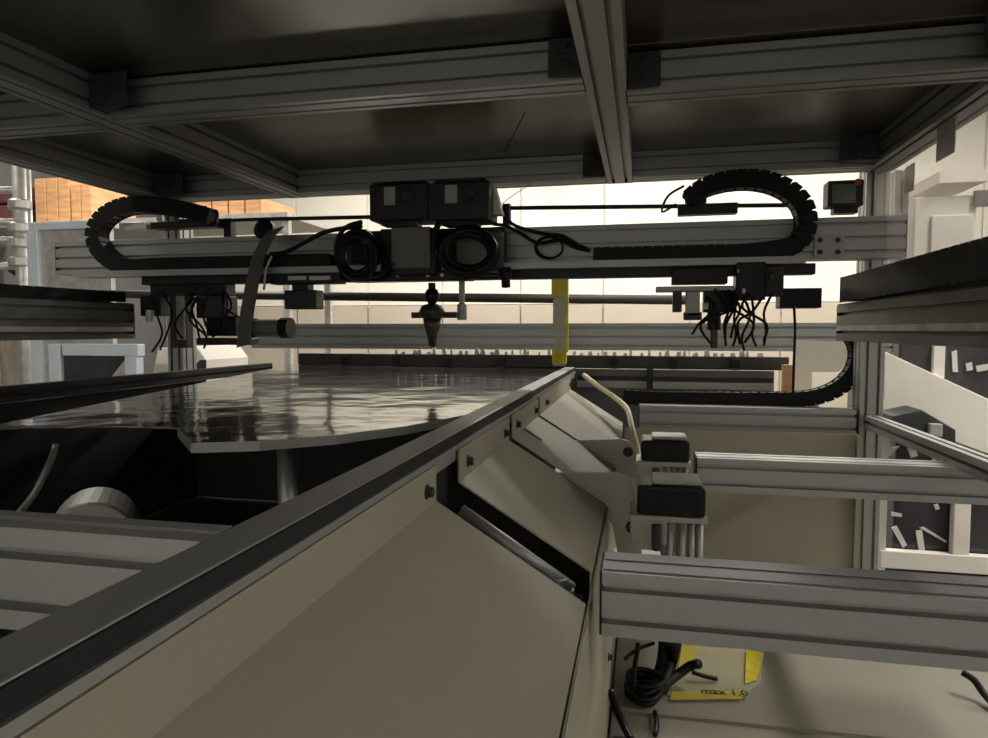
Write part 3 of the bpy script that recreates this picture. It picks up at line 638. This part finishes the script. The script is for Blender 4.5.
t = T('marker_post', 'grey upright post wrapped in yellow tape at the end of the rail', 'post')
Yp = 2.775
t.part('post', G().pbox(553,250,565,366,Yp,.03), 'greygreen'); t.part('yellow_tape', G().pbox(551.5,273,568,297,Yp-.003,.036), 'yellow'); t.part('yellow_tape', G().pbox(552,350,566,364,Yp-.003,.036), 'yellow'); t.part('yellow_edge', G().pbox(565,297,568,352,Yp,.02), 'yellow'); t.done()
t = T('post_bracket', 'wood coloured upright and pale card behind the lower right chain', 'bracket')
t.part('upright', G().pbox(783,365,793,396,2.6,.03), 'wood'); t.part('card', G().prism([PY(a,b,2.7) for a, b in ((795,340),(845,342),(851,356),(845,366),(838,372),(812,372),(812,400),(795,400))], (0,.01,0)), 'cream'); pa = PY(783,396,2.6); pb = PY(812,400,2.7); t.part('stand', G().box((pa.x,2.6,-EYE),(pb.x,2.71,pb.z)), 'oldwood'); t.done()

# ================================================================ surroundings seen through the machine
# left: pipe rack, crates, cabinets
t = T('pipe_rack', 'galvanised pipe rack post with couplings at the far left edge', 'rack')
Yr = 3.3
t.part('pipe', G().cyl((PY(20,200,Yr).x,Yr,-EYE), (PY(20,200,Yr).x,Yr,1.3), .035, 14), 'pipe', smooth=True); t.part('pipe', G().cyl((PY(12,200,Yr).x,Yr+.1,-EYE), (PY(12,200,Yr).x,Yr+.1,1.3), .025, 14), 'pipe', smooth=True)
for y in (228,243,205,262): t.part('coupling', G().lathe(PY(20,y,Yr), [(.05,-.03),(.06,-.02),(.06,.02),(.05,.03)], 14), 'pipe')
for y in (192,224,242,268): t.part('cross_pipe', G().cyl(PY(-60,y,Yr+.05), PY(18,y-2,Yr+.05), .022, 12), 'pipe', smooth=True)
t.part('brace', G().cyl(PY(-40,235,Yr+.1), PY(18,275,Yr+.1), .015, 10), 'darkmetal', smooth=True); t.done()
for i, (a, b, c, d, m, lab) in enumerate(((-20,186,30,203,'maroon','dark maroon storage bin behind the pipe rack'), (-20,205,14,222,'maroon','small maroon bin low behind the pipe rack'))):
    single('storage_bin', G().pbox(a,b,c,d,5.6,.5), m, lab, 'bin', bevel=.02)
t = T('storage_shelf', 'grey storage shelf behind the crates at the left', 'shelf')
zs_ = PY(60,222,5.5).z
t.part('deck', G().box((PY(-60,220,5.5).x,5.45,zs_-.04),(PY(290,220,5.5).x,6.4,zs_)), 'pipe')
for px in (-50,285): t.part('upright', G().box((PY(px,220,5.5).x-.03,5.5,-EYE),(PY(px,220,5.5).x+.03,5.56,zs_-.04)), 'pipe')
for px in (-50,285): t.part('upright', G().box((PY(px,220,5.5).x-.03,6.3,-EYE),(PY(px,220,5.5).x+.03,6.36,zs_-.04)), 'pipe')
t.done()
def crate(label, px0, px1, top, n):
    t = T('wooden_crate', label, 'crate', 'orange plywood crates'); g = G().pbox(px0,top,px1,222,5.6,.6)
    x0 = min(p.x for p in g.v); x1 = max(p.x for p in g.v); z1 = max(p.z for p in g.v); z0 = zs_
    t.part('core', G().box((x0+.02,5.62,z0),(x1-.02,6.2,z1-.02)), 'wood')
    for k in range(n):
        u0 = x0+(x1-x0)*k/n; u1 = x0+(x1-x0)*(k+1)/n
        t.part('board', G().box((u0+.006,5.595,z0+.002),(u1-.006,5.62,z1)), 'wood', bevel=.004)
    t.done()
crate('large orange plywood crate beside the pipe rack', 35, 70, 178, 3)
crate('orange plywood crate left of the cable chain loop', 71, 92, 184, 2)
crate('low orange crate seen above the left gantry beam', 196, 262, 196, 4)
t = T('side_cabinet', 'pale blue framed cabinet behind the left gantry end', 'cabinet')
Yk = 3.0
t.part('frame_top', G().pbox(28,221,112,229,Yk,.05), 'bluewhite', bevel=.004); t.part('frame_side', G().pbox(29,229,40,400,Yk,.05), 'bluewhite', bevel=.004)
t.part('panel', G().pbox(40,229,112,400,Yk+.02,.03), 'pipe')
x0 = PY(29,400,Yk).x; t.part('leg', G().box((x0,Yk,-EYE),(x0+.05,Yk+.05,PY(60,400,Yk).z)), 'bluewhite'); x0 = PY(112,400,Yk).x; t.part('leg', G().box((x0-.05,Yk,-EYE),(x0,Yk+.05,PY(60,400,Yk).z)), 'bluewhite'); t.done()
t = T('glazed_cabinet', 'white framed glazed cabinet door under the left gantry track', 'cabinet')
Yk = 2.9
t.part('frame', G().pbox(50,344,62,470,Yk,.05), 'bluewhite', bevel=.004); t.part('frame', G().pbox(62,344,138,356,Yk,.05), 'bluewhite', bevel=.004); t.part('frame', G().pbox(126,356,138,470,Yk,.05), 'bluewhite', bevel=.004)
t.part('pane', G().pbox(62,356,126,470,Yk+.02,.01), 'pane')
t.part('painted_reflection', G().prism([PY(a,b,Yk+.017) for a, b in ((126,358),(126,392),(100,392))], (0,.002,0)), 'pipe')  # pale triangle painted in as a reflection on the dark pane
for a in (50,132): xx = PY(a,470,Yk).x; t.part('leg', G().box((xx,Yk,-EYE),(xx+.04,Yk+.05,PY(90,470,Yk).z)), 'bluewhite')
t.done()
t = T('wooden_board', 'weathered wooden board leaning at the far left under the track', 'board')
for k in range(3): g = G().pbox(-20+k*24,340,3+k*24,480,3.5,.03); t.part('plank', g, 'oldwood', bevel=.003)
xa = PY(0,480,3.5); t.part('batten', G().box((xa.x-.1,3.53,-EYE),(xa.x+.2,3.56,xa.z+.3)), 'oldwood'); t.done()
single('leaning_rod', G().cyl(PY(30,340,3.46), PY(30,340,3.46)+(PY(44,402,3.46)-PY(30,340,3.46))*((-EYE-PY(30,340,3.46).z)/(PY(44,402,3.46).z-PY(30,340,3.46).z)), .009, 8), 'darkmetal', 'dark rod leaning against the weathered wooden board', 'rod')
t = T('white_box', 'white box with slanted side right of the glazed cabinet', 'box')
t.part('body', G().prism([PY(a,b,3.2) for a, b in ((158,348),(196,346),(206,360),(206,430),(150,430),(150,385))], (0,.4,0)), 'white', bevel=.006)
t.part('dark_cover', G().prism([PY(a,b,3.197) for a, b in ((168,392),(200,360),(206,360),(206,392))], (0,.003,0)), 'bracket')
p = PY(150,430,3.2); q = PY(206,430,3.2); t.part('stand', G().box((p.x,3.2,-EYE),(q.x,3.6,p.z)), 'greywall'); t.done()
# right: neighbouring machine with cream frame
Yn = 3.6
t = T('neighbour_machine', 'dark machine with a cream frame and slanted cream cover at the far right', 'machine')
xr = 3.2; xl = PY(878,450,Yn).x
t.part('body', G().box((xl+.1,Yn+.06,-EYE),(xr,Yn+.9,.0)), 'pane', bevel=.01)
t.part('slanted_cover', G().prism([PY(a,b,Yn) for a, b in ((884,351),(1010,409),(1010,462),(960,444),(884,412))], (0,.05,0)), 'white', bevel=.004)
t.part('frame_post', G().pbox(954,480,971,560,Yn,.05), 'white', bevel=.004)
t.part('frame_post', G().pbox(880,400,888,572,Yn,.05), 'white', bevel=.004)
t.part('frame_post', G().pbox(934,344,945,378,Yn+.03,.03), 'white')
t.part('bottom_rail', G().pbox(880,556,1060,574,Yn-.004,.05), 'white', bevel=.004)
t.part('plinth', G().box((xl,Yn,-EYE),(xr,Yn+.05,PY(940,574,Yn).z)), 'greywall')
t.part('ledge_box', G().prism([PY(a,b,Yn-.2) for a, b in ((893,416),(922,410),(956,430),(956,446),(893,440))], (0,.2,0)), 'bracket', bevel=.005)
t.part('ledge_fitting', G().pbox(930,424,943,437,Yn-.23,.03), 'label', bevel=.004)
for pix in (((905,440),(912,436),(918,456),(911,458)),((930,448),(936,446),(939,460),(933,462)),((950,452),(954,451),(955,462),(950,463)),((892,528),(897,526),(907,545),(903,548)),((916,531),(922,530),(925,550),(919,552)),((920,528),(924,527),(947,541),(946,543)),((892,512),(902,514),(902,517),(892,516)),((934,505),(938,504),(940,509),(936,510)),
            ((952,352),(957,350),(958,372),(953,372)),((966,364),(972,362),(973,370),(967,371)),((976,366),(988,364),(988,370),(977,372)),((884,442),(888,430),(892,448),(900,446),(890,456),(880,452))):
    t.part('metal_chip', G().prism([PY(a,b,Yn+.052) for a, b in pix], (0,.010,0)), 'clip')  # thin white slivers set against the dark body
t.done()
t = T('far_cabinet', 'cream upright cabinet seen through the clear panel at right', 'cabinet')
t.part('body', G().pbox(912,196,975,330,3.9,.5), 'cream', bevel=.01); t.part('door', G().pbox(930,215,972,330,3.885,.015), 'white', bevel=.004)
t.part('top_board', G().pbox(940,170,988,182,3.85,.5), 'white'); t.part('vent', G().pbox(975,190,1000,206,3.88,.02), 'greybox')
p = PY(912,330,3.9); q = PY(975,330,3.9); t.part('base', G().box((p.x,3.9,.02),(q.x,4.4,p.z)), 'cream'); t.done()

single('loose_cable', G().tube([PZ(962,672,-.80), PZ(974,680,-.81), PZ(984,694,-.83), PZ(1000,712,-.842)], .008, 7), 'cable', 'short black cable on the tray in the lower right corner', 'cable', smooth=True)
